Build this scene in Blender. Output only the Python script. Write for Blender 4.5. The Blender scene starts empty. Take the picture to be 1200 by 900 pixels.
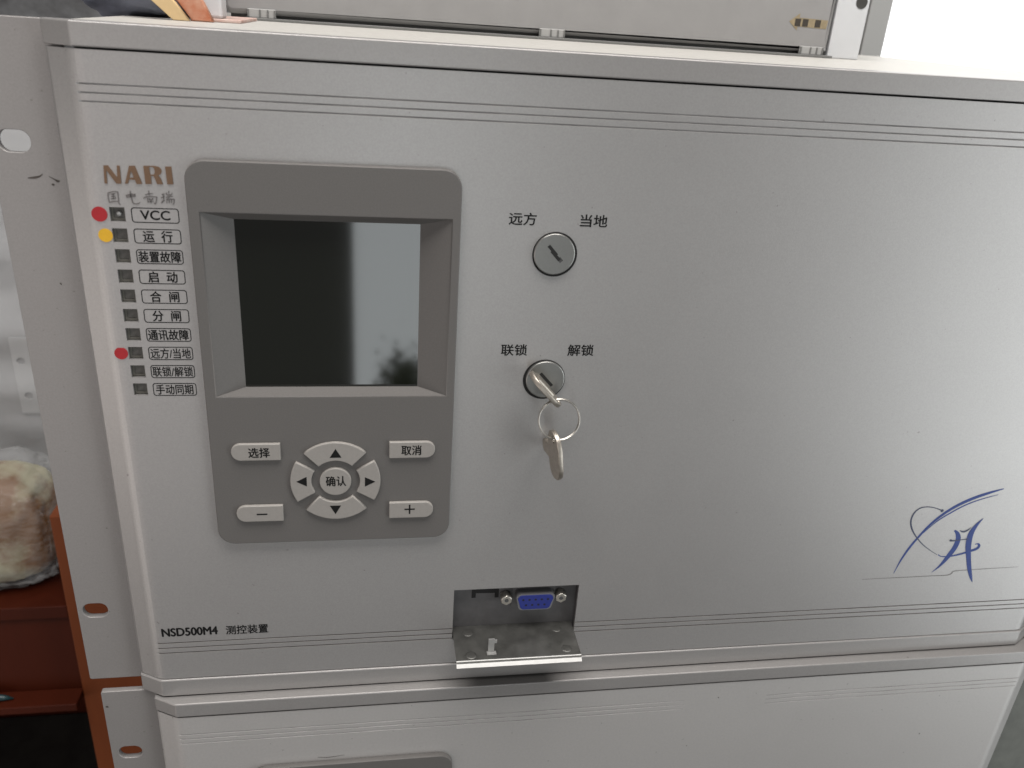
import bpy, bmesh, math, random
from mathutils import Matrix, Vector, noise

random.seed(7)
S = 0.001                                   # everything below is authored in millimetres
sc = bpy.context.scene
COL = sc.collection

# ------------------------------------------------------------------ camera
cam_d = bpy.data.cameras.new('camera')
cam = bpy.data.objects.new('camera', cam_d)
COL.objects.link(cam)
RX = Vector((0.9866358, -0.1494692, 0.0648749))
RY = Vector((-0.0030452, -0.4149950, -0.9098186))     # image down
RZ = Vector((0.1629126, 0.8974620, -0.4099041))       # view direction
CP = Vector((89.911, -285.593, 276.814)) * S
cam.matrix_world = Matrix(((RX.x, -RY.x, -RZ.x, CP.x), (RX.y, -RY.y, -RZ.y, CP.y), (RX.z, -RY.z, -RZ.z, CP.z), (0, 0, 0, 1)))
cam_d.sensor_fit = 'HORIZONTAL'
cam_d.sensor_width = 36.0
cam_d.lens = 36.0 * 969.99 / 1200.0
cam_d.clip_start = 0.01
cam_d.clip_end = 100.0
cam_d.dof.use_dof = True
cam_d.dof.focus_distance = 0.335
cam_d.dof.aperture_fstop = 16.0
sc.camera = cam

# ------------------------------------------------------------------ world and lamps (indoor: no sky, no sun)
w = bpy.data.worlds.new('World')
sc.world = w
w.use_nodes = True
bg = w.node_tree.nodes['Background']
bg.inputs['Color'].default_value = (1.0, 0.965, 0.945, 1)
bg.inputs['Strength'].default_value = 0.12


def area(name, loc, target, sx, sy, watts, color):
    l = bpy.data.lights.new(name, 'AREA')
    l.shape = 'RECTANGLE'
    l.size = sx * S
    l.size_y = sy * S
    l.energy = watts
    l.color = color
    o = bpy.data.objects.new(name, l)
    COL.objects.link(o)
    o.location = Vector(loc) * S
    d = (Vector(target) - Vector(loc)).normalized()
    o.rotation_euler = d.to_track_quat('-Z', 'Y').to_euler()
    return o


# the tall daylit window far to the right of the camera
area('window_light', (2900, -1900, -480), (300, 0, 100), 1500, 2700, 46, (0.94, 0.985, 1.0))
# lamp for the pale area behind the camera that the display glass mirrors
area('doorway_light', (25 + 150, -2200, -400), (25 + 150, 0, -400), 300, 1500, 4.0, (0.93, 0.985, 1.0))
# the ceiling lamp
area('ceiling_light', (150, -330, 1250), (160, -20, 200), 1200, 520, 25, (1.0, 0.96, 0.93))
# warm room light low on the left, and a fill added behind the camera
area('room_light', (-1900, -900, -900), (50, 0, 60), 1400, 1500, 11, (1.0, 0.91, 0.86))
area('back_wall_light', (-1050, -1700, -150), (-1050, 0, -150), 1300, 1900, 6.0, (1.0, 0.91, 0.89))

sc.view_settings.view_transform = 'Standard'
sc.view_settings.look = 'None'
sc.view_settings.exposure = 0.03
sc.view_settings.gamma = 1.0
sc.view_settings.use_curve_mapping = False

# ------------------------------------------------------------------ materials
MATS = {}


def mat(name, col, rough=0.5, metal=0.0, var=0.0, vscale=60.0, bump=0.0, bscale=900.0, col2=None, spec=0.5, specks=0.0, coat=0.0, rvar=0.0, stretch=None, tight=0.18, smudge=0.0):
    m = bpy.data.materials.new(name)
    m.use_nodes = True
    nt = m.node_tree
    N, L = nt.nodes, nt.links
    b = N['Principled BSDF']
    b.inputs['Base Color'].default_value = (*col, 1)
    b.inputs['Roughness'].default_value = rough
    b.inputs['Metallic'].default_value = metal
    b.inputs['Specular IOR Level'].default_value = spec
    b.inputs['Coat Weight'].default_value = coat
    tc = N.new('ShaderNodeTexCoord')
    vec = tc.outputs['Object']
    if stretch:
        mp = N.new('ShaderNodeMapping')
        mp.inputs['Scale'].default_value = stretch
        L.new(vec, mp.inputs['Vector'])
        vec = mp.outputs['Vector']
    colout = None
    if var > 0 or col2:
        n = N.new('ShaderNodeTexNoise')
        n.inputs['Scale'].default_value = vscale
        n.inputs['Detail'].default_value = 6
        n.inputs['Roughness'].default_value = 0.6
        L.new(vec, n.inputs['Vector'])
        r = N.new('ShaderNodeValToRGB')
        r.color_ramp.elements[0].position = 0.5 - tight
        r.color_ramp.elements[1].position = 0.5 + tight
        c2 = col2 if col2 else tuple(min(1, c * (1 + var)) for c in col)
        c1 = col if col2 else tuple(c * (1 - var) for c in col)
        r.color_ramp.elements[0].color = (*c1, 1)
        r.color_ramp.elements[1].color = (*c2, 1)
        L.new(n.outputs['Fac'], r.inputs['Fac'])
        colout = r.outputs['Color']
        if rvar > 0:
            mr = N.new('ShaderNodeMapRange')
            mr.inputs['To Min'].default_value = max(0.02, rough - rvar)
            mr.inputs['To Max'].default_value = min(1, rough + rvar)
            L.new(n.outputs['Fac'], mr.inputs['Value'])
            L.new(mr.outputs['Result'], b.inputs['Roughness'])
    if specks > 0:                               # sparse dust specks and small dark marks
        v = N.new('ShaderNodeTexNoise')
        v.inputs['Scale'].default_value = 420
        v.inputs['Detail'].default_value = 2
        L.new(tc.outputs['Object'], v.inputs['Vector'])
        r2 = N.new('ShaderNodeValToRGB')
        r2.color_ramp.elements[0].position = 0.735
        r2.color_ramp.elements[1].position = 0.78
        L.new(v.outputs['Fac'], r2.inputs['Fac'])
        mx = N.new('ShaderNodeMix')
        mx.data_type = 'RGBA'
        mul = N.new('ShaderNodeMath')
        mul.operation = 'MULTIPLY'
        mul.inputs[1].default_value = specks
        L.new(r2.outputs['Color'], mul.inputs[0])
        L.new(mul.outputs['Value'], mx.inputs[0])
        if colout:
            L.new(colout, mx.inputs[6])
        else:
            mx.inputs[6].default_value = (*col, 1)
        mx.inputs[7].default_value = (0.10, 0.09, 0.08, 1)
        colout = mx.outputs[2]
    if smudge > 0:                               # hand marks: patches of the coat that are a little more or less glossy
        ns = N.new('ShaderNodeTexNoise')
        ns.inputs['Scale'].default_value = 26
        ns.inputs['Detail'].default_value = 7
        ns.inputs['Roughness'].default_value = 0.65
        ns.inputs['Distortion'].default_value = 0.8
        L.new(tc.outputs['Object'], ns.inputs['Vector'])
        ms = N.new('ShaderNodeMapRange')
        ms.inputs['From Min'].default_value = 0.3
        ms.inputs['From Max'].default_value = 0.7
        ms.inputs['To Min'].default_value = rough - smudge
        ms.inputs['To Max'].default_value = rough + smudge
        L.new(ns.outputs['Fac'], ms.inputs['Value'])
        L.new(ms.outputs['Result'], b.inputs['Roughness'])
    if colout:
        L.new(colout, b.inputs['Base Color'])
    if bump > 0:
        n2 = N.new('ShaderNodeTexNoise')
        n2.inputs['Scale'].default_value = bscale
        n2.inputs['Detail'].default_value = 3
        L.new(vec, n2.inputs['Vector'])
        bp = N.new('ShaderNodeBump')
        bp.inputs['Strength'].default_value = bump
        bp.inputs['Distance'].default_value = 0.0004
        L.new(n2.outputs['Fac'], bp.inputs['Height'])
        L.new(bp.outputs['Normal'], b.inputs['Normal'])
    MATS[name] = m
    return m


mat('silver_paint', (0.368, 0.36, 0.353), 0.37, 0.6, var=0.055, vscale=1500, bump=0.09, bscale=2400, specks=0.4, smudge=0.012)
mat('silver_rail', (0.325, 0.316, 0.308), 0.36, 0.5, var=0.05, vscale=1500, bump=0.08, bscale=2600, specks=0.3)
mat('ear_paint', (0.275, 0.264, 0.256), 0.46, 0.5, var=0.05, vscale=1400, bump=0.10, bscale=2400, specks=0.5)
mat('worn_paint', (0.47, 0.46, 0.448), 0.44, 0.5, var=0.04, vscale=900, bump=0.10, bscale=2400, specks=0.8, smudge=0.02)
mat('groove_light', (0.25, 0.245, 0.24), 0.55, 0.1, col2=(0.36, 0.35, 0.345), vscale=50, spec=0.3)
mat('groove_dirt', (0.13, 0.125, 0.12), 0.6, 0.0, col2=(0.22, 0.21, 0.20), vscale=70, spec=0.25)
mat('module_grey', (0.102, 0.097, 0.092), 0.55, 0.0, var=0.07, vscale=1800, bump=0.10, bscale=2600)
mat('button_grey', (0.25, 0.237, 0.22), 0.45, 0.0, smudge=0.1, var=0.04, vscale=900, bump=0.05, bscale=2500)
mat('ink', (0.008, 0.008, 0.008), 0.7, spec=0.15)
mat('frame_ink', (0.014, 0.014, 0.014), 0.7, spec=0.15)
mat('black_hole', (0.006, 0.006, 0.006), 0.8)
mat('lcd_glass', (0.006, 0.0072, 0.0052), 0.05, 0.0, spec=0.95)
mat('indicator', (0.10, 0.096, 0.086), 0.35, 0.0, var=0.4, vscale=500)
mat('indicator_rim', (0.11, 0.105, 0.09), 0.5)
mat('red_dot', (0.31, 0.008, 0.013), 0.55, var=0.08, vscale=400)
mat('yellow_dot', (0.60, 0.34, 0.014), 0.55, var=0.05, vscale=400)
mat('bronze', (0.17, 0.105, 0.065), 0.38, 0.55, var=0.08, vscale=900)
mat('embossed', (0.20, 0.19, 0.185), 0.3, 0.8)
mat('logo_blue', (0.010, 0.036, 0.19), 0.5, var=0.15, vscale=500)
mat('logo_dark', (0.035, 0.045, 0.09), 0.5)
mat('line_grey', (0.15, 0.145, 0.14), 0.5)
mat('lock_steel', (0.28, 0.28, 0.268), 0.33, 0.85, var=0.03, vscale=800, bump=0.05, bscale=2500)
mat('key_metal', (0.42, 0.385, 0.335), 0.40, 0.9, var=0.12, vscale=500, bump=0.1, bscale=900)
mat('ring_metal', (0.48, 0.46, 0.42), 0.34, 1.0)
mat('galvanised', (0.12, 0.12, 0.113), 0.48, 0.85, var=0.18, vscale=130, bump=0.10, bscale=700, rvar=0.12)
mat('galvanised_bright', (0.72, 0.72, 0.70), 0.32, 0.7, var=0.05, vscale=300)  # cover steel lightened: the light its lip catches is put into the colour
mat('latch_steel', (0.34, 0.34, 0.33), 0.4, 0.5, var=0.05, vscale=300)
mat('recess_steel', (0.115, 0.113, 0.115), 0.5, 0.4, var=0.10, vscale=200)
mat('dsub_blue', (0.014, 0.024, 0.17), 0.4, var=0.05, vscale=600)
mat('screw_steel', (0.62, 0.59, 0.53), 0.28, 0.9)
mat('shell_steel', (0.30, 0.30, 0.31), 0.35, 0.8)
mat('chassis_dark', (0.05, 0.05, 0.05), 0.6)
mat('cover_cream', (0.46, 0.45, 0.42), 0.5, 0.1, var=0.05, vscale=300)
mat('device_grey', (0.25, 0.246, 0.242), 0.5, 0.0, var=0.04, vscale=90, bump=0.03, bscale=900)
mat('device_white', (0.52, 0.53, 0.54), 0.45, 0.0, var=0.02, vscale=100)
mat('device_base', (0.14, 0.14, 0.135), 0.5)
mat('hinge_clear', (0.34, 0.34, 0.33), 0.12, 0.0)
mat('white_box', (0.88, 0.90, 0.91), 0.5)
mat('post_grey', (0.30, 0.30, 0.29), 0.6)
mat('post_green', (0.115, 0.122, 0.108), 0.55, var=0.15, vscale=120)
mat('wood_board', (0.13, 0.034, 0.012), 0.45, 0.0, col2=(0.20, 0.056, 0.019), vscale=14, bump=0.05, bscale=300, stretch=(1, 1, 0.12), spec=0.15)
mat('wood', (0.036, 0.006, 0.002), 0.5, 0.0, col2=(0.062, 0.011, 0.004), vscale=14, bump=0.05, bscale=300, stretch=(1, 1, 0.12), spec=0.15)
mat('floor_dark', (0.035, 0.034, 0.030), 0.7, var=0.3, vscale=40)
mat('wall_grey', (0.30, 0.31, 0.33), 0.8, var=0.05, vscale=8)
mat('fabric_dark', (0.02, 0.018, 0.018), 0.75, col2=(0.16, 0.165, 0.17), vscale=22, bump=0.6, bscale=260)
mat('fabric_blue', (0.13, 0.145, 0.19), 0.8, col2=(0.24, 0.26, 0.32), vscale=25, bump=0.5, bscale=300)
mat('packet_cream', (0.55, 0.40, 0.21), 0.5, var=0.08, vscale=120)
mat('packet_orange', (0.38, 0.11, 0.045), 0.5, col2=(0.50, 0.29, 0.20), vscale=160)
mat('pink_strip', (0.42, 0.22, 0.18), 0.6, col2=(0.55, 0.47, 0.42), vscale=90)
mat('arrow_tan', (0.25, 0.20, 0.12), 0.6, var=0.2, vscale=300)
mat('arrow_dark', (0.035, 0.028, 0.02), 0.6)
mat('film_panel', (0.27, 0.27, 0.27), 0.5, var=0.08, vscale=30)
mat('film_strip', (0.37, 0.372, 0.37), 0.5)
mat('bread', (0.34, 0.315, 0.20), 0.6, col2=(0.17, 0.075, 0.018), vscale=22, tight=0.07, bump=0.25, bscale=60)
mat('pen_teal', (0.012, 0.045, 0.05), 0.35)
mat('pen_metal', (0.45, 0.42, 0.36), 0.3, 0.8)
mat('leaf_green', (0.10, 0.105, 0.027), 0.6, var=0.3, vscale=60)
mat('scuff', (0.05, 0.042, 0.036), 0.7, var=0.3, vscale=900)


def film_mat(nm, fac, scale, bmp):
    m = bpy.data.materials.new(nm)
    m.use_nodes = True
    nt = m.node_tree
    N, L = nt.nodes, nt.links
    out = N['Material Output']
    b = N['Principled BSDF']
    b.inputs['Base Color'].default_value = (0.72, 0.74, 0.75, 1)
    b.inputs['Roughness'].default_value = 0.12
    tc = N.new('ShaderNodeTexCoord')
    n = N.new('ShaderNodeTexNoise')
    n.inputs['Scale'].default_value = scale
    n.inputs['Detail'].default_value = 4
    mp = N.new('ShaderNodeMapping')
    mp.inputs['Scale'].default_value = (0.7, 1, 1.6)
    mp.inputs['Rotation'].default_value = (0, 0.6, 0)
    L.new(tc.outputs['Object'], mp.inputs['Vector'])
    L.new(mp.outputs['Vector'], n.inputs['Vector'])
    bp = N.new('ShaderNodeBump')
    bp.inputs['Strength'].default_value = bmp
    bp.inputs['Distance'].default_value = 0.004
    L.new(n.outputs['Fac'], bp.inputs['Height'])
    L.new(bp.outputs['Normal'], b.inputs['Normal'])
    t = N.new('ShaderNodeBsdfTransparent')
    mx = N.new('ShaderNodeMixShader')
    mx.inputs['Fac'].default_value = fac
    L.new(t.outputs[0], mx.inputs[1])
    L.new(b.outputs[0], mx.inputs[2])
    L.new(mx.outputs[0], out.inputs['Surface'])
    MATS[nm] = m


film_mat('clear_film', 0.26, 30, 0.3)
film_mat('bag_film', 0.13, 75, 1.0)



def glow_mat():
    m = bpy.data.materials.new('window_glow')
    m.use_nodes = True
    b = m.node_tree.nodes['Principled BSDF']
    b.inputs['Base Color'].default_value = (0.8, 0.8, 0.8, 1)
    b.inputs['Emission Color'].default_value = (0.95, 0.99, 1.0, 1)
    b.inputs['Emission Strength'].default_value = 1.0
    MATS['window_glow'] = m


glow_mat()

# ------------------------------------------------------------------ helpers


def empty(name, loc, label, cat, group=None):
    o = bpy.data.objects.new(name, None)
    COL.objects.link(o)
    o.location = Vector(loc) * S
    o.empty_display_size = 0.02
    o['label'] = label
    o['category'] = cat
    if group:
        o['group'] = group
    return o


def wl(o):
    v = Vector(o.location)
    p = o.parent
    while p:
        v = v + p.location
        p = p.parent
    return v


def link_mesh(name, me, m, parent=None):
    """me is in millimetres, world space; recentre its origin, scale to metres, parent with plain offsets"""
    if len(me.vertices):
        xs = [v.co for v in me.vertices]
        lo = Vector((min(v.x for v in xs), min(v.y for v in xs), min(v.z for v in xs)))
        hi = Vector((max(v.x for v in xs), max(v.y for v in xs), max(v.z for v in xs)))
        c = (lo + hi) / 2
        if parent is None:
            c.z = lo.z
    else:
        c = Vector((0, 0, 0))
    me.transform(Matrix.Scale(S, 4) @ Matrix.Translation(-c))
    me.materials.clear()
    me.materials.append(MATS[m])
    o = bpy.data.objects.new(name, me)
    COL.objects.link(o)
    if parent:
        o.parent = parent
        o.location = c * S - wl(parent)
    else:
        o.location = c * S
    return o


def tag(o, label, cat=None, group=None, kind=None):
    o['label'] = label
    if cat:
        o['category'] = cat
    if group:
        o['group'] = group
    if kind:
        o['kind'] = kind
    return o


def from_bm(name, bm, m, parent=None, smooth=False):
    bmesh.ops.recalc_face_normals(bm, faces=bm.faces)
    me = bpy.data.meshes.new(name)
    if smooth:
        for f in bm.faces:
            f.smooth = True
    bm.to_mesh(me)
    bm.free()
    return link_mesh(name, me, m, parent)


def bm_box(bm, x0, x1, y0, y1, z0, z1, bev=0.0, seg=2):
    r = bmesh.ops.create_cube(bm, size=1.0)
    vs = r['verts']
    for v in vs:
        v.co = Vector((x0 + (v.co.x + 0.5) * (x1 - x0), y0 + (v.co.y + 0.5) * (y1 - y0), z0 + (v.co.z + 0.5) * (z1 - z0)))
    if bev > 0:
        es = list({e for v in vs for e in v.link_edges})
        bmesh.ops.bevel(bm, geom=es, offset=bev, segments=seg, profile=0.5, affect='EDGES')


def box(name, x0, x1, y0, y1, z0, z1, m, parent=None, bev=0.0):
    bm = bmesh.new()
    bm_box(bm, x0, x1, y0, y1, z0, z1, bev)
    return from_bm(name, bm, m, parent)


def prism_z(name, poly, z0, z1, m, parent=None, bev=0.0):
    bm = bmesh.new()
    a = [bm.verts.new((x, y, z0)) for x, y in poly]
    b = [bm.verts.new((x, y, z1)) for x, y in poly]
    bm.faces.new(a)
    bm.faces.new(b)
    n = len(poly)
    for i in range(n):
        bm.faces.new((a[i], a[(i + 1) % n], b[(i + 1) % n], b[i]))
    if bev > 0:
        bmesh.ops.recalc_face_normals(bm, faces=bm.faces)
        bmesh.ops.bevel(bm, geom=bm.edges[:], offset=bev, segments=3, profile=0.5, affect='EDGES')
    return from_bm(name, bm, m, parent)


def rrect(x0, x1, z0, z1, r, n=6):
    """rounded rectangle; r one radius or four (bottom left, bottom right, top right, top left)"""
    if not isinstance(r, (tuple, list)):
        r = (r,) * 4
    pts = []
    for (cx, cz, a0, q) in ((x0 + r[0], z0 + r[0], 180, r[0]), (x1 - r[1], z0 + r[1], 270, r[1]), (x1 - r[2], z1 - r[2], 0, r[2]), (x0 + r[3], z1 - r[3], 90, r[3])):
        if q < 1e-6:
            pts.append((cx, cz))
            continue
        for k in range(n + 1):
            a = math.radians(a0 + 90 * k / n)
            pts.append((cx + q * math.cos(a), cz + q * math.sin(a)))
    return pts


def circle(cx, cz, r, n=48):
    return [(cx + r * math.cos(2 * math.pi * k / n), cz + r * math.sin(2 * math.pi * k / n)) for k in range(n)]


def curve_mesh(loops, thick, bev=0.0):
    cu = bpy.data.curves.new('c', 'CURVE')
    cu.dimensions = '2D'
    cu.fill_mode = 'BOTH'
    cu.extrude = max(thick / 2 - bev, 0.0)
    cu.bevel_depth = bev
    cu.offset = -bev
    cu.bevel_resolution = 2
    for lp in loops:
        sp = cu.splines.new('POLY')
        sp.points.add(len(lp) - 1)
        for p, q in zip(sp.points, lp):
            p.co = (q[0], q[1], 0, 1)
        sp.use_cyclic_u = True
    return curve_to_mesh(cu)


def curve_to_mesh(cu):
    o = bpy.data.objects.new('tmp', cu)
    COL.objects.link(o)
    dg = bpy.context.evaluated_depsgraph_get()
    me = bpy.data.meshes.new_from_object(o.evaluated_get(dg))
    bpy.data.objects.remove(o)
    bpy.data.curves.remove(cu)
    return me


TO_FRONT = Matrix(((1, 0, 0, 0), (0, 0, -1, 0), (0, 1, 0, 0), (0, 0, 0, 1)))   # drawing plane -> upright, facing -Y


def plate(name, loops, yf, thick, m, parent=None, bev=0.0):
    """upright plate; loops in (x, z); its front face at y = yf"""
    me = curve_mesh(loops, thick, bev)
    me.transform(Matrix.Translation((0, yf + thick / 2, 0)) @ TO_FRONT)
    return link_mesh(name, me, m, parent)


def text(name, body, x0, x1, z0, z1, yf, m, parent, bold=0.0, thick=0.08, shear=0.0, spacing=1.0):
    cu = bpy.data.curves.new('t', 'FONT')
    cu.body = body
    cu.size = 1.0
    cu.shear = shear
    cu.space_character = spacing
    cu.resolution_u = 4
    me = curve_to_mesh(cu)
    xs = [v.co.x for v in me.vertices]
    ys = [v.co.y for v in me.vertices]
    sx = (x1 - x0) / (max(xs) - min(xs))
    sy = (z1 - z0) / (max(ys) - min(ys))
    mn = (min(xs), min(ys))
    base = [Vector((x0 + (v.co.x - mn[0]) * sx, yf, z0 + (v.co.y - mn[1]) * sy)) for v in me.vertices]
    polys = [tuple(p.vertices) for p in me.polygons]
    bpy.data.meshes.remove(me)
    shifts = [(0, 0)] if bold <= 0 else [(bold, 0), (-bold, 0), (0, bold * 0.8), (0, -bold * 0.8)]
    V, Fc = [], []
    for k, (dx, dz) in enumerate(shifts):           # thicker print: slightly shifted layers of the same glyphs
        n0 = len(V)
        V += [p + Vector((dx, -0.006 * k, dz)) for p in base]
        Fc += [tuple(i + n0 for i in p) for p in polys]
    me = bpy.data.meshes.new(name)
    me.from_pydata(V, [], Fc)
    return link_mesh(name, me, m, parent)


def ribbon_bm(bm, pts, yf, sub=5, thick=0.1):
    """tapered brush stroke on the panel: pts = (x, z, width)"""
    P = [Vector(p) for p in pts]
    Q = []
    for i in range(len(P) - 1):
        p0, p1, p2, p3 = P[max(i - 1, 0)], P[i], P[i + 1], P[min(i + 2, len(P) - 1)]
        for k in range(sub):
            t = k / sub
            Q.append(0.5 * ((2 * p1) + (p2 - p0) * t + (2 * p0 - 5 * p1 + 4 * p2 - p3) * t * t + (3 * p1 - p0 - 3 * p2 + p3) * t ** 3))
    Q.append(P[-1])
    prev = None
    for i, q in enumerate(Q):
        a = Q[max(i - 1, 0)]
        b = Q[min(i + 1, len(Q) - 1)]
        d = Vector((b.x - a.x, b.y - a.y))
        d = d.normalized() if d.length > 1e-9 else Vector((1, 0))
        nx, nz = -d.y * max(q.z, 0.02) / 2, d.x * max(q.z, 0.02) / 2
        u = bm.verts.new((q.x + nx, yf, q.y + nz))
        v = bm.verts.new((q.x - nx, yf, q.y - nz))
        if prev:
            bm.faces.new((prev[0], prev[1], v, u))
        prev = (u, v)


def ribbon(name, strokes, yf, m, parent):
    bm = bmesh.new()
    for s in strokes:
        ribbon_bm(bm, s, yf)
    me = bpy.data.meshes.new(name)
    bm.normal_update()
    for f in bm.faces:
        if f.normal.y > 0:
            f.normal_flip()
    bm.to_mesh(me)
    bm.free()
    return link_mesh(name, me, m, parent)


def tube(name, pts, r, m, parent=None, closed=False, n=10):
    bm = bmesh.new()
    P = [Vector(p) for p in pts]
    rings = []
    N = len(P)
    for i, p in enumerate(P):
        a = P[(i - 1) % N] if closed else P[max(i - 1, 0)]
        b = P[(i + 1) % N] if closed else P[min(i + 1, N - 1)]
        t = (b - a).normalized()
        u = t.cross(Vector((0.13, 0.98, 0.11))).normalized()
        v = t.cross(u)
        rr = r[i] if isinstance(r, (list, tuple)) else r
        rings.append([bm.verts.new(p + (u * math.cos(2 * math.pi * k / n) + v * math.sin(2 * math.pi * k / n)) * rr) for k in range(n)])
    for i in range(N if closed else N - 1):
        A, B = rings[i], rings[(i + 1) % N]
        for k in range(n):
            bm.faces.new((A[k], A[(k + 1) % n], B[(k + 1) % n], B[k]))
    if not closed:
        bm.faces.new(rings[0])
        bm.faces.new(rings[-1])
    return from_bm(name, bm, m, parent, smooth=True)


# ------------------------------------------------------------------ shared shapes of the two rack units
W = 411.0
CHW, CHD = 9.3, 5.2                       # chamfered sides of the front


def panel_profile():
    L = [(-CHW - 0.2, 9.0), (-CHW - 0.2, CHD + 0.8), (-CHW + 0.05, CHD + 0.1), (-CHW + 0.8, CHD - 0.55), (-3.3, 1.85), (-2.3, 1.30), (-1.4, 0.86), (-0.5, 0.50), (0.45, 0.23), (1.5, 0.07), (2.6, 0.0)]
    R = [(W - x, y) for x, y in reversed(L)]
    return L, R


def front_panel(name, x_off, y_off, z0, z1, grooves, holes, cols, m, parent, wear=None):
    """bent sheet front with real V grooves and real openings; grooves/holes in absolute z, x relative to x_off"""
    L, R = panel_profile()
    xs = set(cols)
    for h in holes:
        xs.add(h[0])
        xs.add(h[1])
    prof = L + [(x, 0.0) for x in sorted(xs)] + R
    zs = {z0, z1}
    gz = {}
    for g in grooves:
        for dz, dp in ((-0.30, 0), (-0.16, 0.45), (0.16, 0.45), (0.30, 0)):
            zs.add(g + dz)
            gz[g + dz] = dp
    for h in holes:
        zs.add(h[2])
        zs.add(h[3])
    zs = sorted(zs)
    bm = bmesh.new()
    grid = []
    for z in zs:
        row = []
        for (x, y) in prof:
            d = gz.get(z, 0.0) if 0.2 <= x <= W - 0.2 else 0.0
            if wear and d:
                d *= wear(x)
            e = 0.0
            row.append(bm.verts.new((x + x_off, y + d + e + y_off, z)))
        grid.append(row)
    for i in range(len(zs) - 1):
        zc = (zs[i] + zs[i + 1]) / 2
        for j in range(len(prof) - 1):
            xc = (prof[j][0] + prof[j + 1][0]) / 2
            if any(h[0] < xc < h[1] and h[2] < zc < h[3] for h in holes):
                continue
            fc = bm.faces.new((grid[i][j], grid[i][j + 1], grid[i + 1][j + 1], grid[i + 1][j]))
            ing = any(g - 0.30 < zc < g + 0.30 for g in grooves) and 0.3 < xc < W - 0.3
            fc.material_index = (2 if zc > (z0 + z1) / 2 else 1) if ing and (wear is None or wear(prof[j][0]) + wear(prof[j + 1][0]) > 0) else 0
    bmesh.ops.delete(bm, geom=[v for v in bm.verts if not v.link_faces], context='VERTS')
    bmesh.ops.recalc_face_normals(bm, faces=bm.faces)
    if sum(f.normal.y for f in bm.faces) > 0:
        bmesh.ops.reverse_faces(bm, faces=bm.faces)
    idx = [f.material_index for f in bm.faces]
    me = bpy.data.meshes.new(name)
    bm.to_mesh(me)
    bm.free()
    o = link_mesh(name, me, m, parent)
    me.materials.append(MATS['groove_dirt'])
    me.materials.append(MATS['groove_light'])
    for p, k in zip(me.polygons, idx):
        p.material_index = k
    sol = o.modifiers.new('sheet', 'SOLIDIFY')
    sol.thickness = 1.3 * S
    sol.offset = -1
    return o


def rail(name, x_off, y_off, z0, z1, parent, proud=0.0):
    a = x_off - CHW - 0.3
    b = x_off + W + CHW + 0.3
    y = y_off - proud
    poly = [(a, y_off + 9.6), (a, y + CHD), (x_off, y), (x_off + W, y), (b, y + CHD), (b, y_off + 9.6)]
    return prism_z(name, poly, z0, z1, 'silver_rail', parent, bev=0.5)


def ear(name, x0, x1, z0, z1, y, slots, m, parent):
    return plate(name, [rrect(x0, x1, z0, z1, 0.8)] + [rrect(cx - 4.9, cx + 4.9, cz - 3.55, cz + 3.55, 3.3, 8) for cx, cz in slots], y, 2.6, m, parent, bev=0.25)


def display_module(x_off, y_off, z_off, parent, name='display_module'):
    """raised grey bezel with the sloping recess of the glass"""
    X0, X1, Z0, Z1 = 29.2 + x_off, 119.4 + x_off, 78.6 + z_off, 226.8 + z_off
    yf = y_off - 2.6
    o0, o1, p0, p1 = 33.1 + x_off, 116.3 + x_off, 142.6 + z_off, 209.9 + z_off
    g0, g1, q0, q1 = 42.8 + x_off, 105.7 + x_off, 144.2 + z_off, 206.7 + z_off
    me = curve_mesh([rrect(X0, X1, Z0, Z1, 6.5, 8), [(o0, p0), (o1, p0), (o1, p1), (o0, p1)]], 2.6, 0.35)
    me.transform(Matrix.Translation((0, yf + 1.3, 0)) @ TO_FRONT)
    bm = bmesh.new()
    bm.from_mesh(me)
    e = 0.32
    yb = y_off + 3.0
    A = [bm.verts.new((x, yf + 0.12, z)) for x, z in ((o0 - e, p0 - e), (o1 + e, p0 - e), (o1 + e, p1 + e), (o0 - e, p1 + e))]
    B = [bm.verts.new((x, yb, z)) for x, z in ((g0, q0), (g1, q0), (g1, q1), (g0, q1))]
    A2 = [bm.verts.new((x, yf + 0.45, z)) for x, z in ((o0, p0), (o1, p0), (o1, p1), (o0, p1))]
    for i in range(4):
        j = (i + 1) % 4
        bm.faces.new((A[i], A[j], A2[j], A2[i]))
        bm.faces.new((A2[i], A2[j], B[j], B[i]))
    me2 = bpy.data.meshes.new('bezel')
    bm.to_mesh(me2)
    bm.free()
    o = link_mesh(name, me2, 'module_grey', parent)
    scr = box('screen', g0 - 1.5, g1 + 1.5, yb + 0.02, yb + 2.5, q0 - 1.5, q1 + 1.5, 'lcd_glass', o)
    return o, scr


# ------------------------------------------------------------------ setting behind
wall = box('wall', -2500, 2500, 1400, 1440, -900, 1900, 'wall_grey')
wall['kind'] = 'structure'
floor = box('floor', -2500, 2500, -600, 1400, -940, -900, 'floor_dark')
floor['kind'] = 'structure'

# ------------------------------------------------------------------ upper rack unit
U = empty('control_unit', (205, 60, 0), 'silver rack control unit with grey display module, keypad and two key locks', 'control unit')

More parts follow.
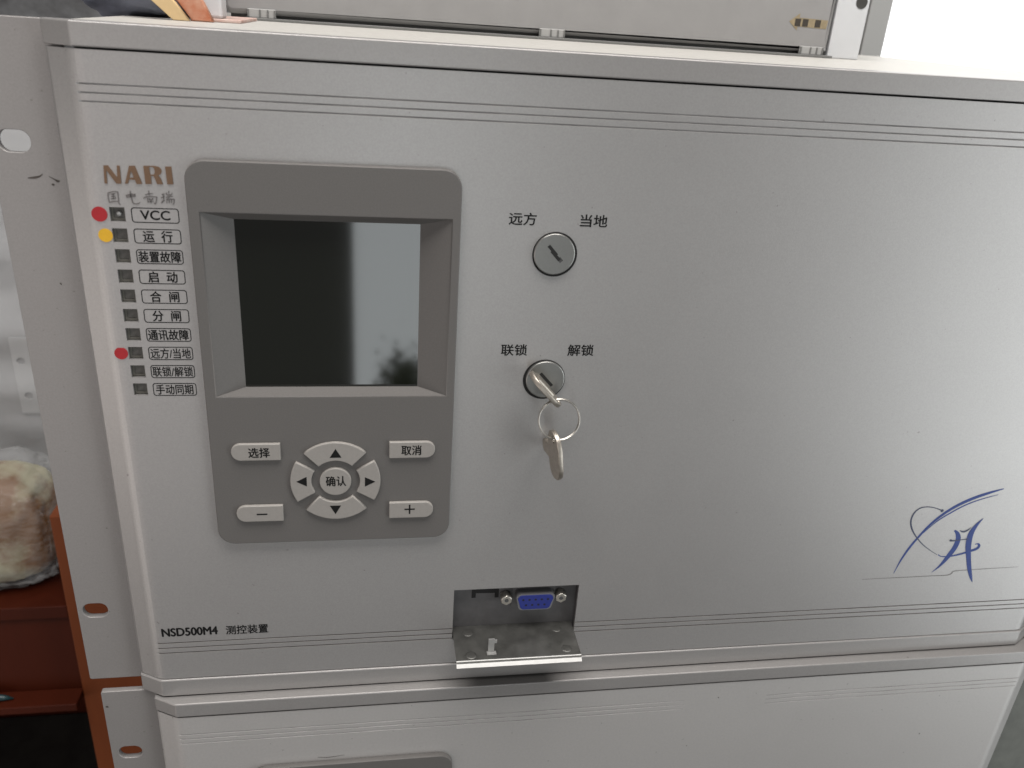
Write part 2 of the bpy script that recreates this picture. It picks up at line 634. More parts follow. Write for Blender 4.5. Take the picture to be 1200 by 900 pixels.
LED_Z = [207.85 - 7.02 * i for i in range(10)]
holes = [(4.4, 9.15, z - 2.4, z + 2.4) for z in LED_Z]
holes.append((123.0, 178.1, 22.2, 49.2))
holes.append((31.5, 118.0, 139.5, 212.5))
TOPG = [248.1, 245.5, 242.9]
BOTG = [28.3, 25.6, 23.0]
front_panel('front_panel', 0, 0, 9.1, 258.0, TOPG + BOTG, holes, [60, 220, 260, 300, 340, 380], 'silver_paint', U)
rail('top_rail', 0, 0, 258.6, 265.9, U, proud=0.25)
rail('bottom_rail', 0, 0, 0.0, 8.75, U, proud=0.75)
ear('rack_ear', -32.2, -6.0, 2.0, 265.6, 10.0, [(-24.6, 228.4), (-25.2, 38.9)], 'ear_paint', U)
box('chassis', -5.0, W + 5, 18.0, 250.0, 1.0, 264.2, 'chassis_dark', U)
box('top_cover', -5.6, W + 5.6, 9.8, 252.0, 264.4, 265.5, 'cover_cream', U, bev=0.2)

DM, SCR = display_module(0, 0, 0, U)

YM = -2.6                                   # face of the module
YB = -3.9                                   # face of its buttons


def button(loop, parts, label=None):
    b = plate('button', [loop], YB, 3.2, 'button_grey', U, bev=0.3)
    return b


b = button(rrect(36.7, 54.6, 116.7, 123.7, (3.4, 0.3, 0.3, 3.4)), None)
text('label_text', '选择', 43.0, 50.7, 118.1, 122.2, YB - 0.05, 'ink', b, bold=0.095)
b = button(rrect(36.9, 54.4, 89.5, 96.6, (3.4, 0.3, 0.3, 3.4)), None)
plate('minus_sign', [[(44.4, 92.6), (48.4, 92.6), (48.4, 93.2), (44.4, 93.2)]], YB - 0.06, 0.05, 'ink', b)
b = button(rrect(95.1, 112.7, 116.7, 123.7, (0.3, 3.4, 3.4, 0.3)), None)
text('label_text', '取消', 99.8, 107.4, 118.1, 122.3, YB - 0.05, 'ink', b, bold=0.095)
b = button(rrect(95.2, 112.6, 89.3, 96.5, (0.3, 3.4, 3.4, 0.3)), None)
plate('plus_sign', [[(101.2, 93.1), (102.95, 93.1), (102.95, 91.2), (103.55, 91.2), (103.55, 93.1), (105.3, 93.1), (105.3, 93.7), (103.55, 93.7), (103.55, 95.5), (102.95, 95.5), (102.95, 93.7), (101.2, 93.7)]], YB - 0.06, 0.05, 'ink', b)
PCX, PCZ = 74.7, 106.8


def sector(a0, a1, r0, r1, n=14):
    o = [(PCX + r1 * math.cos(math.radians(a0 + (a1 - a0) * k / n)), PCZ + r1 * math.sin(math.radians(a0 + (a1 - a0) * k / n))) for k in range(n + 1)]
    i = [(PCX + r0 * math.cos(math.radians(a1 + (a0 - a1) * k / n)), PCZ + r0 * math.sin(math.radians(a1 + (a0 - a1) * k / n))) for k in range(n + 1)]
    return o + i


for (a0, a1, tri) in ((47, 133, [(72.7, 117.5), (77.1, 117.5), (74.9, 121.3)]), (227, 313, [(72.2, 96.0), (76.5, 96.0), (74.3, 92.1)]),
                      (149, 211, [(59.9, 107.2), (63.8, 105.1), (63.8, 109.3)]), (-31, 31, [(89.8, 106.5), (85.8, 104.4), (85.8, 108.6)])):
    b = button(sector(a0, a1, 9.2, 17.1), None)
    plate('arrow_symbol', [tri], YB - 0.06, 0.05, 'ink', b)
b = button(circle(PCX - 0.1, PCZ - 0.1, 6.0), None)
text('label_text', '确认', 71.0, 78.6, 104.9, 109.3, YB - 0.05, 'ink', b, bold=0.095)

# indicator windows with their framed names
NAMES = ['VCC', '运  行', '装置故障', '启  动', '合  闸', '分  闸', '通讯故障', '远方/当地', '联锁/解锁', '手动同期']
SPAN = [(13.9, 23.1), (13.9, 23.2), (11.7, 25.2), (14.0, 23.4), (13.9, 23.3), (13.9, 23.2), (11.7, 25.1), (11.8, 25.2), (11.7, 25.3), (12.1, 24.8)]
for i, z in enumerate(LED_Z):
    bm = bmesh.new()
    bm_box(bm, 4.2, 9.35, 1.9, 3.0, z - 2.6, z + 2.6)
    win = from_bm('indicator_window', bm, 'indicator', U)
    plate('window_rim', [[(4.45, z - 2.35), (9.1, z - 2.35), (9.1, z + 2.35), (4.45, z + 2.35)], rrect(5.2, 8.4, z - 1.5, z + 1.7, 0.2, 2)], 1.55, 0.34, 'indicator_rim', win)
    if i == 0:
        bm = bmesh.new()
        bmesh.ops.create_icosphere(bm, subdivisions=2, radius=0.9, matrix=Matrix.Translation((6.9, 1.6, z)))
        from_bm('led', bm, 'hinge_clear', win, smooth=True)
    fr = plate('label_frame', [rrect(11.05, 26.0, z - 2.55, z + 2.5, 1.0, 4), rrect(11.36, 25.69, z - 2.24, z + 2.19, 0.75, 4)], -0.05, 0.04, 'frame_ink', U)
    s = SPAN[i]
    h = (1.45, 1.6) if i == 0 else (1.95, 1.9)
    text('label_text', NAMES[i], s[0], s[1], z - h[0], z + h[1], -0.06, 'ink', fr, bold=0.10 if i == 0 else (0.09 if i < 7 else 0.06))

# coloured round stickers beside three of the indicators
tag(plate('round_sticker', [circle(1.25, 207.8, 2.45)], -0.2, 0.18, 'red_dot', U), 'red round sticker beside the VCC indicator')
tag(plate('round_sticker', [circle(2.25, 200.8, 2.25)], -0.2, 0.18, 'yellow_dot', U), 'yellow round sticker beside the second indicator')
tag(plate('round_sticker', [[p for p in circle(2.0, 158.7, 2.25, 40) if not (p[1] > 160.0 and abs(p[0] - 2.0) < 0.9)]], -0.2, 0.18, 'red_dot', U), 'red round sticker with a nicked top beside the eighth indicator')


# brand lettering, drawn on a 1200 x 780 grid laid over its patch of the panel
def G(a, b):
    u, v = a / 1200.0, b / 780.0
    p00, p10, p01, p11 = (3.4, 227.2), (29.2, 228.2), (1.1, 209.4), (27.6, 210.3)
    return tuple(p00[k] * (1 - u) * (1 - v) + p10[k] * u * (1 - v) + p01[k] * (1 - u) * v + p11[k] * u * v for k in (0, 1))


def letter(loops):
    return plate('brand_letter', [[G(*p) for p in lp] for lp in loops], -0.32, 0.3, 'bronze', U)


letter([[(75, 162), (135, 162), (268, 335), (262, 175), (262, 162), (298, 165), (302, 180), (325, 416), (258, 416), (112, 222), (128, 405), (128, 416), (92, 412)]])
letter([[(432, 168), (512, 168), (618, 420), (540, 422), (515, 362), (432, 358), (418, 416), (375, 414)], [(460, 235), (436, 332), (502, 334)]])
letter([[(632, 168), (800, 170), (850, 182), (885, 215), (892, 250), (875, 285), (838, 300), (880, 345), (910, 424), (830, 424), (790, 330), (772, 306), (740, 306), (750, 422), (664, 420)], [(712, 182), (732, 292), (780, 290), (795, 250), (785, 200), (765, 183)]])
letter([[(940, 178), (1028, 178), (1058, 426), (972, 426)]])

# four embossed brush characters below it
CH = [
    # first: enclosed square with inner strokes
    [(135, 545), (140, 610), (155, 690)], [(138, 545), (205, 530), (272, 530)], [(270, 528), (280, 610), (288, 690), (312, 716)], [(155, 680), (215, 670), (282, 665)],
    [(180, 568), (210, 560), (240, 560)], [(182, 600), (210, 594), (238, 594)], [(178, 635), (212, 630), (250, 628)], [(208, 562), (212, 632)], [(232, 604), (243, 618)],
    # second
    [(388, 580), (400, 615)], [(390, 582), (450, 566), (515, 565)], [(512, 562), (518, 605)], [(402, 612), (460, 602), (512, 600)], [(400, 596), (458, 586), (512, 585)],
    [(445, 520), (458, 600), (478, 670), (500, 700), (560, 700), (585, 680)],
    # third
    [(660, 575), (710, 560), (765, 556)], [(705, 515), (714, 580)], [(636, 628), (650, 612), (720, 600), (822, 605)], [(820, 604), (815, 660), (800, 705), (785, 690)],
    [(690, 618), (695, 690)], [(712, 626), (722, 640)], [(765, 622), (750, 638)], [(705, 650), (770, 645)], [(705, 675), (775, 668)], [(738, 645), (742, 700)],
    # fourth
    [(890, 570), (935, 560)], [(880, 620), (930, 600)], [(912, 568), (918, 640), (890, 685)], [(886, 690), (935, 650)],
    [(990, 520), (992, 570)], [(960, 545), (962, 575), (1030, 572), (1034, 545)], [(950, 610), (1000, 600), (1050, 595)], [(1000, 602), (985, 625)],
    [(965, 635), (962, 700)], [(965, 636), (1060, 640), (1068, 645), (1062, 700), (1046, 712)], [(995, 640), (998, 695)], [(1028, 640), (1030, 695)],
]
groups = [CH[0:9], CH[9:15], CH[15:25], CH[25:]]
for g in groups:
    strokes = []
    for st in g:
        n = len(st)
        strokes.append([(*G(*p), 0.34 if k < n - 1 else 0.16) for k, p in enumerate(st)])
    o = ribbon('brush_character', strokes, -0.22, 'embossed', U)
    md = o.modifiers.new('relief', 'SOLIDIFY')
    md.thickness = 0.2 * S
    md.offset = -1

# model designation at the foot of the panel
text('model_text', 'NSD500M4', 2.7, 24.6, 31.9, 36.0, -0.06, 'ink', U, bold=0.20)
text('model_text', '测控装置', 28.0, 45.0, 31.4, 36.0, -0.06, 'ink', U, bold=0.09)

# ------------------------------------------------------------------ key locks
text('lock_text', '远方', 136.5, 146.3, 208.2, 212.6, -0.06, 'ink', U, bold=0.095)
text('lock_text', '当地', 162.3, 172.2, 208.2, 212.6, -0.06, 'ink', U, bold=0.095)
text('lock_text', '联锁', 136.7, 146.6, 158.2, 162.8, -0.06, 'ink', U, bold=0.095)
text('lock_text', '解锁', 162.4, 172.5, 158.2, 162.8, -0.06, 'ink', U, bold=0.095)


def key_lock(cx, cz, dx, dz):
    lk = plate('key_lock', [circle(cx + dx, cz + dz, 7.55, 64)], -1.4, 3.0, 'lock_steel', U, bev=0.35)
    plate('lock_ring', [circle(cx, cz, 8.25, 64)], -0.25, 0.24, 'black_hole', lk)
    return lk


SL = Vector((0.68, 0, -0.733))               # direction of the key slots on the panel
TL = Vector((0.733, 0, 0.68))


def slot_loop(cx, cz, a0, a1, b0, b1):
    return [(cx + SL.x * a + TL.x * b, cz + SL.z * a + TL.z * b) for a, b in ((a0, b0), (a1, b0), (a1, b1), (a0, b1))]


lk = key_lock(154.0, 197.8, -0.3, 0.3)
plate('key_slot', [slot_loop(153.6, 198.6, -3.6, 1.2, -0.45, 0.75)], -1.44, 0.03, 'black_hole', lk)
plate('key_slot', [slot_loop(153.6, 198.6, -1.4, 3.3, -0.85, 0.35)], -1.46, 0.03, 'black_hole', lk)
plate('slot_edge', [slot_loop(153.6, 198.6, 2.4, 4.2, -0.75, 0.75)], -1.43, 0.02, 'chassis_dark', lk)
lk = key_lock(154.1, 148.3, 0.3, 0.35)
plate('key_slot', [slot_loop(154.5, 148.6, -3.6, 3.6, -0.3, 0.9)], -1.44, 0.03, 'black_hole', lk)


# ------------------------------------------------------------------ keys and ring
def key_mesh(name, blade, q=1.0):
    """a flat cabinet key: wide bow, hole at one end, toothed blade; local x = long axis of the bow, y = blade direction"""
    bow = [(-8.9, -3.2), (-8.2, -6.2), (-6.4, -8.2), (-3.5, -9.2), (3.5, -9.2), (6.4, -8.2), (8.2, -6.2), (8.9, -3.2), (8.2, -0.6), (6.0, 0.9), (3.1, 1.4)]
    teeth = [(3.1, blade * 0.30), (2.2, blade * 0.36), (2.9, blade * 0.46), (1.6, blade * 0.56), (2.7, blade * 0.68), (1.9, blade * 0.78), (2.5, blade * 0.88), (0.8, blade), (-1.4, blade), (-3.1, blade * 0.90), (-3.1, 1.4), (-6.0, 0.9), (-8.2, -0.6)]
    hole = circle(6.3 * q, -4.6, 1.45, 20)
    return curve_mesh([[(x * q, y) for x, y in bow] + teeth[:-2] + [(x * q, y) for x, y in teeth[-2:]], hole], 1.9, 0.35)


def place(me, ex, ey, at):
    ex = ex.normalized()
    ez = ex.cross(ey).normalized()
    ey = ez.cross(ex)
    me.transform(Matrix(((ex.x, ey.x, ez.x, at.x), (ex.y, ey.y, ez.y, at.y), (ex.z, ey.z, ez.z, at.z), (0, 0, 0, 1))))
    return me


k1 = place(key_mesh('k', 12), SL, Vector((0, 1, 0)), Vector((153.3, -4.0, 147.6)))
o = link_mesh('key', k1, 'key_metal')
tag(o, 'flat nickel key turned diagonally in the lower lock', 'key', 'keys on the ring')
bm = bmesh.new()
# raised pressed rib along the bow of the key
rb = [Vector((153.3, -4.0, 147.6)) + SL * a + Vector((0, b, 0)) + TL * c for a, b, c in ((-6.5, -7.4, 0.9), (2.6, -7.4, 0.9), (2.6, -3.2, 0.9), (-6.5, -3.2, 0.9), (-6.2, -7.1, 1.5), (2.3, -7.1, 1.5), (2.3, -3.5, 1.5), (-6.2, -3.5, 1.5))]
vs = [bm.verts.new(p) for p in rb]
for f in ((4, 5, 6, 7), (0, 1, 5, 4), (1, 2, 6, 5), (2, 3, 7, 6), (3, 0, 4, 7)):
    bm.faces.new([vs[i] for i in f])
from_bm('bow_rib', bm, 'key_metal', o)

RC = Vector((158.9, -11.2, 136.6))
hole1 = Vector((153.3, -4.0, 147.6)) + SL * 6.3 + Vector((0, -4.6, 0))
ux = Vector((1.0, 0.10, 0.02)).normalized()
uz = Vector((-0.06, 0.26, 0.96)).normalized()
ring_pts = [RC + ux * 8.05 * math.cos(a) + uz * 7.9 * math.sin(a) for a in [2 * math.pi * k / 72 for k in range(72)]]
o = tube('key_ring', ring_pts, 0.36, 'ring_metal', closed=True, n=10)
tag(o, 'thin steel split ring hanging from the key in the lower lock', 'key ring')
ring2 = [p + Vector((0, -0.62, 0)) for p in ring_pts[50:72] + ring_pts[:30]]
tube('second_turn', ring2, 0.34, 'ring_metal', o, n=8)

rb_ = RC + ux * 8.05 * math.cos(math.radians(258)) + uz * 7.9 * math.sin(math.radians(258))
down = Vector((0.14, 0.02, -0.99))
bl = Vector((-0.2, 0.98, -0.02))
# hole of the hanging key sits on the ring: hole local (6.3, -4.6) with the long axis pointing up
ex = -down
eyv = bl
exn = ex.normalized()
ezn = exn.cross(eyv).normalized()
eyn = ezn.cross(exn)
at = rb_ - exn * 6.3 * 1.2 + eyn * 4.6
k2 = place(key_mesh('k', 7.4, 1.2), ex, eyv, at)
o = link_mesh('key', k2, 'key_metal')
tag(o, 'flat nickel key hanging loose below the split ring', 'key', 'keys on the ring')

# ------------------------------------------------------------------ service port with its hinged cover
bm = bmesh.new()
X0, X1, Z0, Z1, YBK = 122.2, 178.9, 21.4, 50.0, 5.0
vv = [bm.verts.new(p) for p in ((X0, 1.4, Z0), (X1, 1.4, Z0), (X1, 1.4, Z1), (X0, 1.4, Z1), (X0, YBK, Z0), (X1, YBK, Z0), (X1, YBK, Z1), (X0, YBK, Z1))]
for f in ((4, 5, 6, 7), (0, 1, 5, 4), (1, 2, 6, 5), (2, 3, 7, 6), (3, 0, 4, 7)):
    bm.faces.new([vv[i] for i in f])
PR = from_bm('port_recess', bm, 'recess_steel', U)
plate('jack_opening', [[(131.4, 40.7), (133.2, 40.7), (133.2, 43.2), (141.6, 42.9), (141.6, 40.4), (143.4, 40.4), (143.4, 48.5), (131.4, 48.5)]], YBK - 0.15, 0.1, 'black_hole', PR)


def dsub_loop(cx, cz, hw, hh, r=2.0, sl=1.1):
    """D outline: wider along the top"""
    pts = []
    for (x, z, a0) in ((-hw + sl + r, -hh + r, 180), (hw - sl - r, -hh + r, 270), (hw - r, hh - r, 0), (-hw + r, hh - r, 90)):
        for k in range(6):
            a = math.radians(a0 + 90 * k / 5)
            pts.append((cx + x + r * math.cos(a), cz + z + r * math.sin(a)))
    return pts


SPX, SPZ = 159.2, 40.6
SP = plate('serial_port', [dsub_loop(SPX, SPZ, 8.6, 4.3), dsub_loop(SPX, SPZ, 7.95, 3.75)], 0.4, 4.5, 'shell_steel', U)
plate('flange', [rrect(149.3, 169.1, 35.0, 46.4, 1.0)], 4.4, 0.55, 'recess_steel', SP)
plate('contact_block', [dsub_loop(SPX, SPZ, 7.9, 3.7)], 0.15, 4.5, 'dsub_blue', SP)
for i in range(9):
    px = SPX + (-5.5 + 2.75 * i if i < 5 else -4.1 + 2.75 * (i - 5))
    pz = SPZ + (1.45 if i < 5 else -1.4)
    plate('pin_hole', [circle(px, pz, 0.55, 12)], 0.12, 0.02, 'black_hole', SP)
for px in (146.4, 170.9):
    js = plate('jack_screw', [[(px + 2.55 * math.cos(math.radians(60 * k + 30)), SPZ + 1.0 + 2.55 * math.sin(math.radians(60 * k + 30))) for k in range(6)]], 0.9, 4.0, 'screw_steel', SP, bev=0.25)
for px in (146.4, 170.9):
    plate('thread_hole', [circle(px, SPZ + 1.0, 0.95, 16)], 0.86, 0.03, 'chassis_dark', SP)

# hinged cover, folded open
bm = bmesh.new()
prof = [(4.9, 25.15), (-16.3, 24.95), (-16.9, 24.75), (-18.5, 23.1), (-18.3, 22.8), (-16.6, 24.1), (-16.0, 24.3), (4.9, 24.4)]
for (xa, xb) in ((123.4, 177.7),):
    A = [bm.verts.new((xa, y, z)) for y, z in prof]
    B = [bm.verts.new((xb, y, z)) for y, z in prof]
    n = len(prof)
    for i in range(n):
        bm.faces.new((A[i], A[(i + 1) % n], B[(i + 1) % n], B[i]))
    bm.faces.new(A)
    bm.faces.new(B)
FL = from_bm('port_cover', bm, 'galvanised', U)
bm = bmesh.new()
P4 = [(-16.55, 25.02), (-18.72, 23.0)]
q = [bm.verts.new(p) for p in ((123.4, P4[0][0], P4[0][1]), (177.7, P4[0][0], P4[0][1]), (177.7, P4[1][0], P4[1][1]), (123.4, P4[1][0], P4[1][1]))]
q2 = [bm.verts.new(v.co + Vector((0, 0.12, -0.12))) for v in q]
bm.faces.new(q)
bm.faces.new(q2)
for i in range(4):
    bm.faces.new((q[i], q[(i + 1) % 4], q2[(i + 1) % 4], q2[i]))
from_bm('cover_lip', bm, 'galvanised_bright', FL)
# spring catch standing on the cover and faint spot-weld dimples
bm = bmesh.new()
bm_box(bm, 137.3, 139.9, -12.6, -12.1, 25.1, 32.4)
bm_box(bm, 139.9, 141.0, -12.6, -12.1, 30.2, 31.8)
bm_box(bm, 136.8, 140.8, -14.3, -12.1, 25.05, 25.55)
from_bm('latch_tab', bm, 'latch_steel', FL)
for (px, py) in ((130, -13.5), (172, -12.5), (130, 0.4), (170, 0.4)):
    bm = bmesh.new()
    bmesh.ops.create_cone(bm, cap_ends=True, segments=24, radius1=2.3, radius2=1.9, depth=0.16, matrix=Matrix.Translation((px, py, 25.12)))
    from_bm('weld_spot', bm, 'galvanised', FL)

# ------------------------------------------------------------------ emblem at lower right
YL = -0.06


def wts(pts, ws):
    n = len(pts)
    out = []
    for i, p in enumerate(pts):
        t = i / (n - 1) * (len(ws) - 1)
        k = min(int(t), len(ws) - 2)
        out.append((p[0], p[1], 0.98 * (ws[k] + (ws[k + 1] - ws[k]) * (t - k))))
    return out


ribbon('emblem_stroke', [wts([(330.1, 47.9), (331.7, 55.2), (334.0, 61.9), (336.8, 67.6), (340.9, 74.6), (345.8, 80.1), (351.7, 84.7), (358.7, 88.4), (366.0, 91.1), (372.7, 93.1)], [0.25, 1.0, 1.3, 1.2, 1.35, 1.6, 1.8, 1.5, 0.5])], YL, 'logo_blue', U)
ribbon('emblem_stroke', [wts([(338.9, 70.2), (343.7, 76.2), (348.9, 80.4), (355.7, 84.8), (363.0, 87.8), (370.9, 90.0)], [0.2, 0.7, 0.8, 0.6, 0.25])], YL - 0.02, 'logo_blue', U)
ribbon('emblem_stroke', [wts([(345.0, 82.2), (340.5, 83.9), (336.3, 84.5), (332.9, 83.7), (330.9, 81.0), (330.6, 77.1), (332.2, 73.1), (335.2, 69.0), (339.8, 64.4), (345.1, 60.5), (349.8, 57.6)], [0.5, 0.35, 0.6, 0.8, 0.8, 0.6, 0.4, 0.2])], YL - 0.04, 'logo_dark', U)
plate('emblem_dot', [circle(344.8, 82.2, 0.8, 16)], YL - 0.06, 0.03, 'logo_dark', U)
ribbon('emblem_stroke', [wts([(350.3, 57.7), (352.2, 56.6), (356.4, 56.4), (362.0, 57.5), (366.6, 59.0), (369.6, 60.2), (370.4, 61.7), (369.5, 63.0), (367.9, 62.8)], [0.5, 0.5, 0.9, 1.1, 1.6, 1.7, 0.9, 0.4])], YL - 0.02, 'logo_blue', U)
ribbon('emblem_stroke', [wts([(354.7, 71.1), (356.8, 69.1), (358.1, 65.9), (357.8, 61.4), (355.7, 55.9), (353.1, 51.0), (349.9, 47.4)], [0.8, 2.0, 2.7, 2.9, 2.6, 1.3, 0.15])], YL, 'logo_blue', U)
ribbon('emblem_stroke', [wts([(367.5, 77.3), (365.2, 73.7), (363.8, 68.8), (364.6, 62.4), (366.8, 55.9), (369.3, 49.3), (372.1, 43.5), (373.8, 40.5)], [0.2, 1.9, 3.0, 3.0, 2.5, 2.2, 1.4, 0.15])], YL - 0.04, 'logo_blue', U)
ribbon('emblem_stroke', [wts([(353.9, 65.8), (355.3, 65.3), (359.4, 65.6), (363.4, 66.1)], [1.3, 0.9, 0.5, 0.6])], YL - 0.06, 'logo_dark', U)
ribbon('emblem_stroke', [wts([(357.3, 71.0), (359.2, 70.2), (361.1, 70.7), (362.7, 72.4)], [0.25, 0.9, 0.9, 0.2])], YL - 0.06, 'logo_dark', U)
bm_pts = [(314.7, 45.2), (334.6, 45.3), (351.3, 45.4), (358.6, 45.4), (360.8, 46.3), (362.3, 47.7), (374.5, 48.1), (396.0, 48.5)]
ribbon('emblem_line', [wts(bm_pts, [0.25, 0.35, 0.4, 0.45, 0.8, 0.45, 0.35, 0.2])], YL + 0.02, 'line_grey', U)

# scuffs on the left ear
YE = 9.9
for st in ([(-22.4, 216.7, 0.2), (-20.4, 216.9, 0.7), (-18.6, 217.4, 0.5), (-17.6, 218.3, 0.1)], [(-15.9, 217.5, 0.15), (-14.2, 216.5, 0.35), (-13.4, 216.0, 0.8), (-12.7, 216.1, 0.3)], [(-15.4, 214.9, 0.4), (-14.8, 214.8, 0.7), (-14.5, 214.9, 0.2)], [(-17.9, 180.9, 0.2), (-17.6, 180.6, 0.5), (-17.4, 180.2, 0.2)]):
    ribbon('scuff_mark', [st], YE, 'scuff', U)

# ------------------------------------------------------------------ lower rack unit of the same kind
VX, VY, VZ = 5.6, -5.0, -266.6
V = empty('control_unit', (205, 60, VZ), 'lower silver rack unit, cut off by the picture, scratched below its top rail', 'control unit')
VU = V
vholes = [(31.5, 118.0, 139.5 + VZ, 212.5 + VZ)]


def wear(x):
    if x < 110:
        return 0.4 + 0.15 * math.sin(x * 0.4)
    if x < 200:
        return 0.6
    if x < 290:
        return 0.0
    return 0.5


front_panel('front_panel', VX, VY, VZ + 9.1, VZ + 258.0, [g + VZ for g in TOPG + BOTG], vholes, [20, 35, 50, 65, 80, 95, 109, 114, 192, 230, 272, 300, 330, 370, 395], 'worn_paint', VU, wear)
rail('top_rail', VX, VY, VZ + 258.75, VZ + 265.9, VU, proud=0.35)
rail('bottom_rail', VX, VY, VZ, VZ + 8.75, VU, proud=0.75)
ear('rack_ear', VX - 32.6, VX - 6.0, VZ + 2, VZ + 265.6, VY + 10, [(VX - 24.6, VZ + 229.6), (VX - 25.2, VZ + 38.9)], 'ear_paint', VU)
tag(box('rack_post', 429.5, 475, 9, 60, -898, 240, 'post_green', bev=0.8), 'dark grey green upright post beside the right end of both units', 'post')  # dark upright slab added; the right ears are left out
box('chassis', VX - 5.0, VX + W + 5, VY + 18.0, VY + 250.0, VZ + 1.0, VZ + 264.2, 'chassis_dark', VU)
display_module(VX, VY, VZ, VU)
for st in ([(58 + VX, 229 + VZ, 0.15), (63 + VX, 228.5 + VZ, 0.3), (70 + VX, 229.3 + VZ, 0.1)], [(-26, -9.5, 0.3), (-25.4, -9.3, 1.0), (-24.8, -9.6, 0.3)]):
    ribbon('scuff_mark', [st], (VY - 0.08) if st[0][0] > 0 else VY + 9.9, 'scuff', VU)

# ------------------------------------------------------------------ things on top of the unit
ZT = 265.55
D = empty('enclosure', (170, 150, ZT), 'grey plastic enclosure with a hinged front cover on top of the silver unit', 'enclosure')
box('body', 26, 318, 139, 240, ZT + 0.4, 330, 'device_base', D)
plate('front_cover', [rrect(23.6, 314.6, 267.9, 330, (4.0, 1.0, 1.0, 1.0))], 134.0, 5.0, 'device_grey', D, bev=2.2)
box('base_strip', 33.0, 316.5, 131.0, 139.0, ZT, 266.7, 'device_base', D, bev=0.2)
box('end_plate', 316.0, 333.0, 135.5, 239.0, ZT, 329.0, 'device_white', D, bev=0.5)
plate('mounting_hole', [circle(328.6, 292.0, 3.0, 24)], 135.3, 0.1, 'floor_dark', D)
for hx in (33.9, 167.0, 299.5):
    h = box('hinge', hx, hx + 12.4, 132.9, 134.6, 266.6, 270.4, 'hinge_clear', D, bev=0.4)
    for px in (hx + 0.1, hx + 5.2, hx + 8.6, hx + 11.6):
        box('hinge_pin', px, px + 0.7, 132.5, 132.95, 266.9, 270.1, 'device_base', h)
# direction arrow stuck on the cover
ar = plate('arrow_sticker', [[(291.6, 281.1), (296.6, 285.0), (296.6, 283.1), (312.0, 282.7), (311.6, 278.7), (296.4, 279.1), (296.4, 277.2)]], 133.88, 0.1, 'arrow_tan', D)
for xa in (294.6, 298.6, 305.2):
    plate('dark_band', [[(xa, 279.2), (xa + 3.0, 279.2), (xa + 3.0, 282.6), (xa, 282.6)]], 133.84, 0.03, 'arrow_dark', ar)

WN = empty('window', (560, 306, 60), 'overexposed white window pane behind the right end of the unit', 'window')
box('pane', 444.5, 1100, 304, 308, 60, 700, 'window_glow', WN)  # emissive sheet added to make the white area overexposed
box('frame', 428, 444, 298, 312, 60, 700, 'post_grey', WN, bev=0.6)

# bits at the left end of the top
P = empty('snack_packet', (18, 67, ZT), 'cream and orange packet leaning on the unit top beside the white block', 'packet')
me = curve_mesh([[(-5.5, 284), (9.0, 272), (16.2, ZT + 0.1), (22.0, ZT + 0.1), (17.2, 272), (4.5, 284)]], 3.0, 0.3)
me.transform(Matrix.Translation((0, 66.5, 0)) @ TO_FRONT)
link_mesh('packet_edge', me, 'packet_cream', P)
me = curve_mesh([[(5.0, 284), (17.4, 272), (22.2, ZT + 0.1), (30.0, ZT + 0.1), (27.0, 272), (20, 284)]], 4.0, 0.5)
me.transform(Matrix.Translation((0, 70.8, 0)) @ TO_FRONT)
link_mesh('packet_body', me, 'packet_orange', P)
o = box('white_block', 21.6, 31.6, 80, 92, 266.75, 290, 'device_white', bev=1.0)
tag(o, 'small white block beside the left end of the grey enclosure', 'block')
o = box('pink_strip', 20.5, 39.0, 75, 126, ZT + 0.02, 266.72, 'pink_strip', bev=0.25)
tag(o, 'flat pinkish strip of packing lying under the white block', 'strip')


def lumpy(name, c, h, m, seed, amp, fr, parent=None, power=0.55, sub=5, crease=0.0):
    bm = bmesh.new()
    bmesh.ops.create_icosphere(bm, subdivisions=sub, radius=1.0)
    for v in bm.verts:
        d = v.co.normalized()
        sq = Vector(tuple(math.copysign(abs(k) ** power, k) for k in d))
        n1 = noise.noise(d * fr + Vector((seed, 0, 0)))
        n2 = noise.noise(d * fr * 2.7 + Vector((0, seed, 0)))
        n3 = abs(noise.noise(d * fr * 5.0 + Vector((0, 0, seed))))
        n4 = 1 - abs(noise.noise(d * fr * 1.9 + Vector((seed, seed, 0)))) * 2
        k = 1 + amp * (n1 + 0.5 * n2 - 0.5 * n3 + crease * n4 ** 3)
        v.co = Vector(c) + Vector((sq.x * h[0] * k, sq.y * h[1] * k, sq.z * h[2] * k))
    return from_bm(name, bm, m, parent, smooth=True)


o = lumpy('dark_bag', (-140, 482, 165), (128, 62, 152), 'fabric_dark', 3.1, 0.18, 1.8)
tag(o, 'blurred dark grey bag behind the left end of the unit', 'bag')
o = lumpy('blue_cloth_bag', (-3, 112, 284), (23, 35, 19.5), 'fabric_blue', 8.3, 0.10, 1.6)
tag(o, 'blue grey cloth bag on the unit top behind the orange packet', 'bag')

# ------------------------------------------------------------------ left side: wrapped panel, bagged goods, wooden cabinet
CAB = empty('wooden_cabinet', (-150, 300, -900), 'reddish brown wooden cabinet standing left of and behind the silver units', 'cabinet')
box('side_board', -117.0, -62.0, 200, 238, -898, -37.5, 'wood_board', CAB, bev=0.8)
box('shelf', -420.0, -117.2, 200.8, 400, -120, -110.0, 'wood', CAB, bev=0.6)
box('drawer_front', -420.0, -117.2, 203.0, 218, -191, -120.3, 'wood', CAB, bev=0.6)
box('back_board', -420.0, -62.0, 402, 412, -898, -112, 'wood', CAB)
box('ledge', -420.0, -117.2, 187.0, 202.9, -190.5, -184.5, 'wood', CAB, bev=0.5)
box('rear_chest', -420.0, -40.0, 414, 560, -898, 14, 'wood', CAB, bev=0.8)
box('low_shelf', -420.0, -117.2, 210, 400, -420, -405, 'floor_dark', CAB)

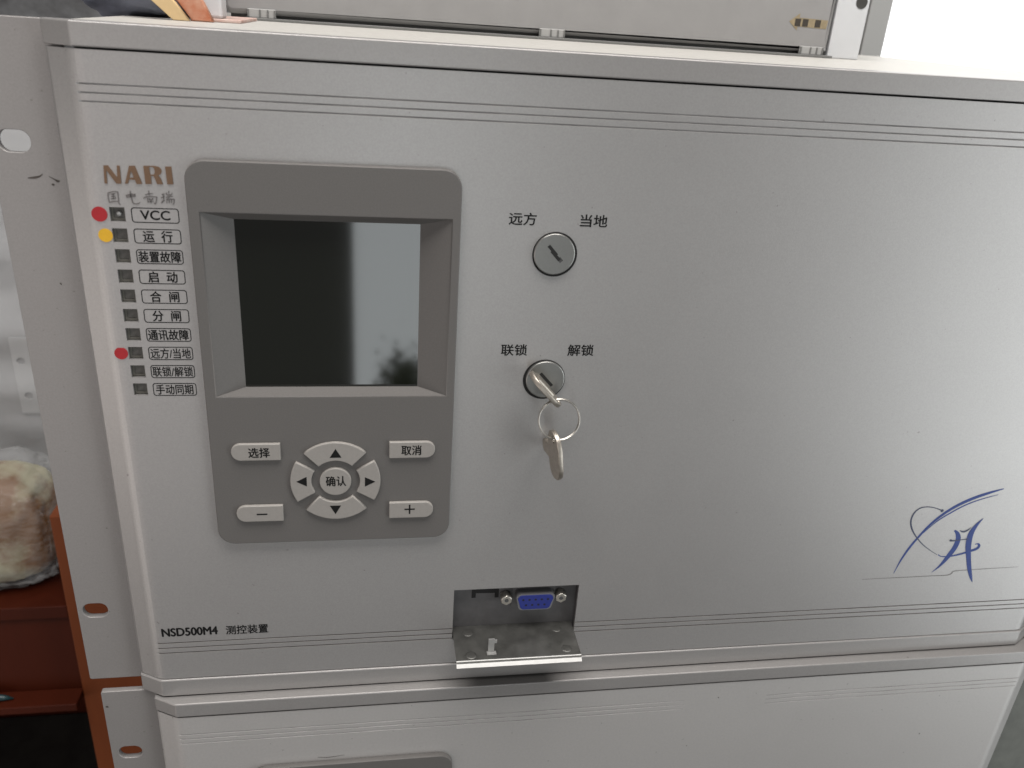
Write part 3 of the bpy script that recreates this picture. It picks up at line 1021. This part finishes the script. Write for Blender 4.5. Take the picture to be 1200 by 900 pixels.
F = empty('wrapped_panel', (-190, 300, -109), 'grey panel wrapped in clear plastic film behind the left ear', 'panel')
box('panel', -380, -70, 300, 316, -109.5, 236, 'film_panel', F, bev=1.0)
st = plate('slotted_strip', [rrect(-163, -140, -12, 47, 1.0), circle(-157.5, 29, 2.8, 16), circle(-156.5, 2, 2.8, 16)], 298.5, 1.2, 'film_strip', F)
bm = bmesh.new()
NX, NZ = 60, 90
gv = []
for j in range(NZ + 1):
    row = []
    for i in range(NX + 1):
        x = -385 + 320 * i / NX
        z = -108 + 345 * j / NZ
        y = 291 + 9 * noise.noise(Vector((x * 0.012 + z * 0.02, z * 0.03 - x * 0.006, 2.0))) + 4 * abs(noise.noise(Vector((x * 0.03, z * 0.05 + x * 0.02, 5.0))))
        row.append(bm.verts.new((x, min(y, 297.5), z)))
    gv.append(row)
for j in range(NZ):
    for i in range(NX):
        bm.faces.new((gv[j][i], gv[j][i + 1], gv[j + 1][i + 1], gv[j + 1][i]))
from_bm('plastic_film', bm, 'clear_film', F, smooth=True)

B = empty('bagged_goods', (-190, 245, -109.8), 'brown and white goods in a crumpled clear plastic bag on the wooden shelf', 'bag')
lumpy('contents', (-190, 240, -66), (63, 30, 40), 'bread', 5.2, 0.06, 1.5, B)
lumpy('clear_bag', (-190, 240, -64.5), (68, 35, 45), 'bag_film', 9.4, 0.11, 2.4, B, power=0.5, sub=5, crease=0.3)

o = tube('pen', [(-300, 195, -181.8), (-220, 195, -181.8), (-172, 195, -181.8), (-166, 195, -182.2), (-160.5, 195, -183.4)], [2.8, 2.8, 2.8, 2.0, 0.5], 'pen_teal')
tag(o, 'dark teal pen lying on the cabinet ledge, only its tip in view', 'pen')

# the plant that the display mirrors
PL = empty('leafy_plant', (175, -1500, -900), 'green leafy plant mirrored dimly in the display glass', 'plant')
bm = bmesh.new()
for i in range(900):
    c = Vector((158, -1500, -560)) + Vector((random.gauss(0, 27), random.gauss(0, 25), random.gauss(0, 42)))
    a = Vector((random.uniform(-1, 1), random.uniform(-1, 1), random.uniform(-0.4, 1))).normalized() * random.uniform(14, 26)
    s_ = a.cross(Vector((random.uniform(-1, 1), random.uniform(-1, 1), random.uniform(-1, 1)))).normalized() * random.uniform(4, 8)
    q = [bm.verts.new(c + p) for p in (a * 0, a * 0.35 + s_, a * 0.7 + s_ * 0.7, a, a * 0.7 - s_ * 0.7, a * 0.35 - s_)]
    bm.faces.new(q)
cr = from_bm('crown', bm, 'leaf_green', PL)
cr['kind'] = 'stuff'
tube('stem', [(175, -1500, -900), (172, -1502, -750), (176, -1499, -600), (175, -1500, -540)], [6, 5, 4, 2], 'leaf_green', PL)
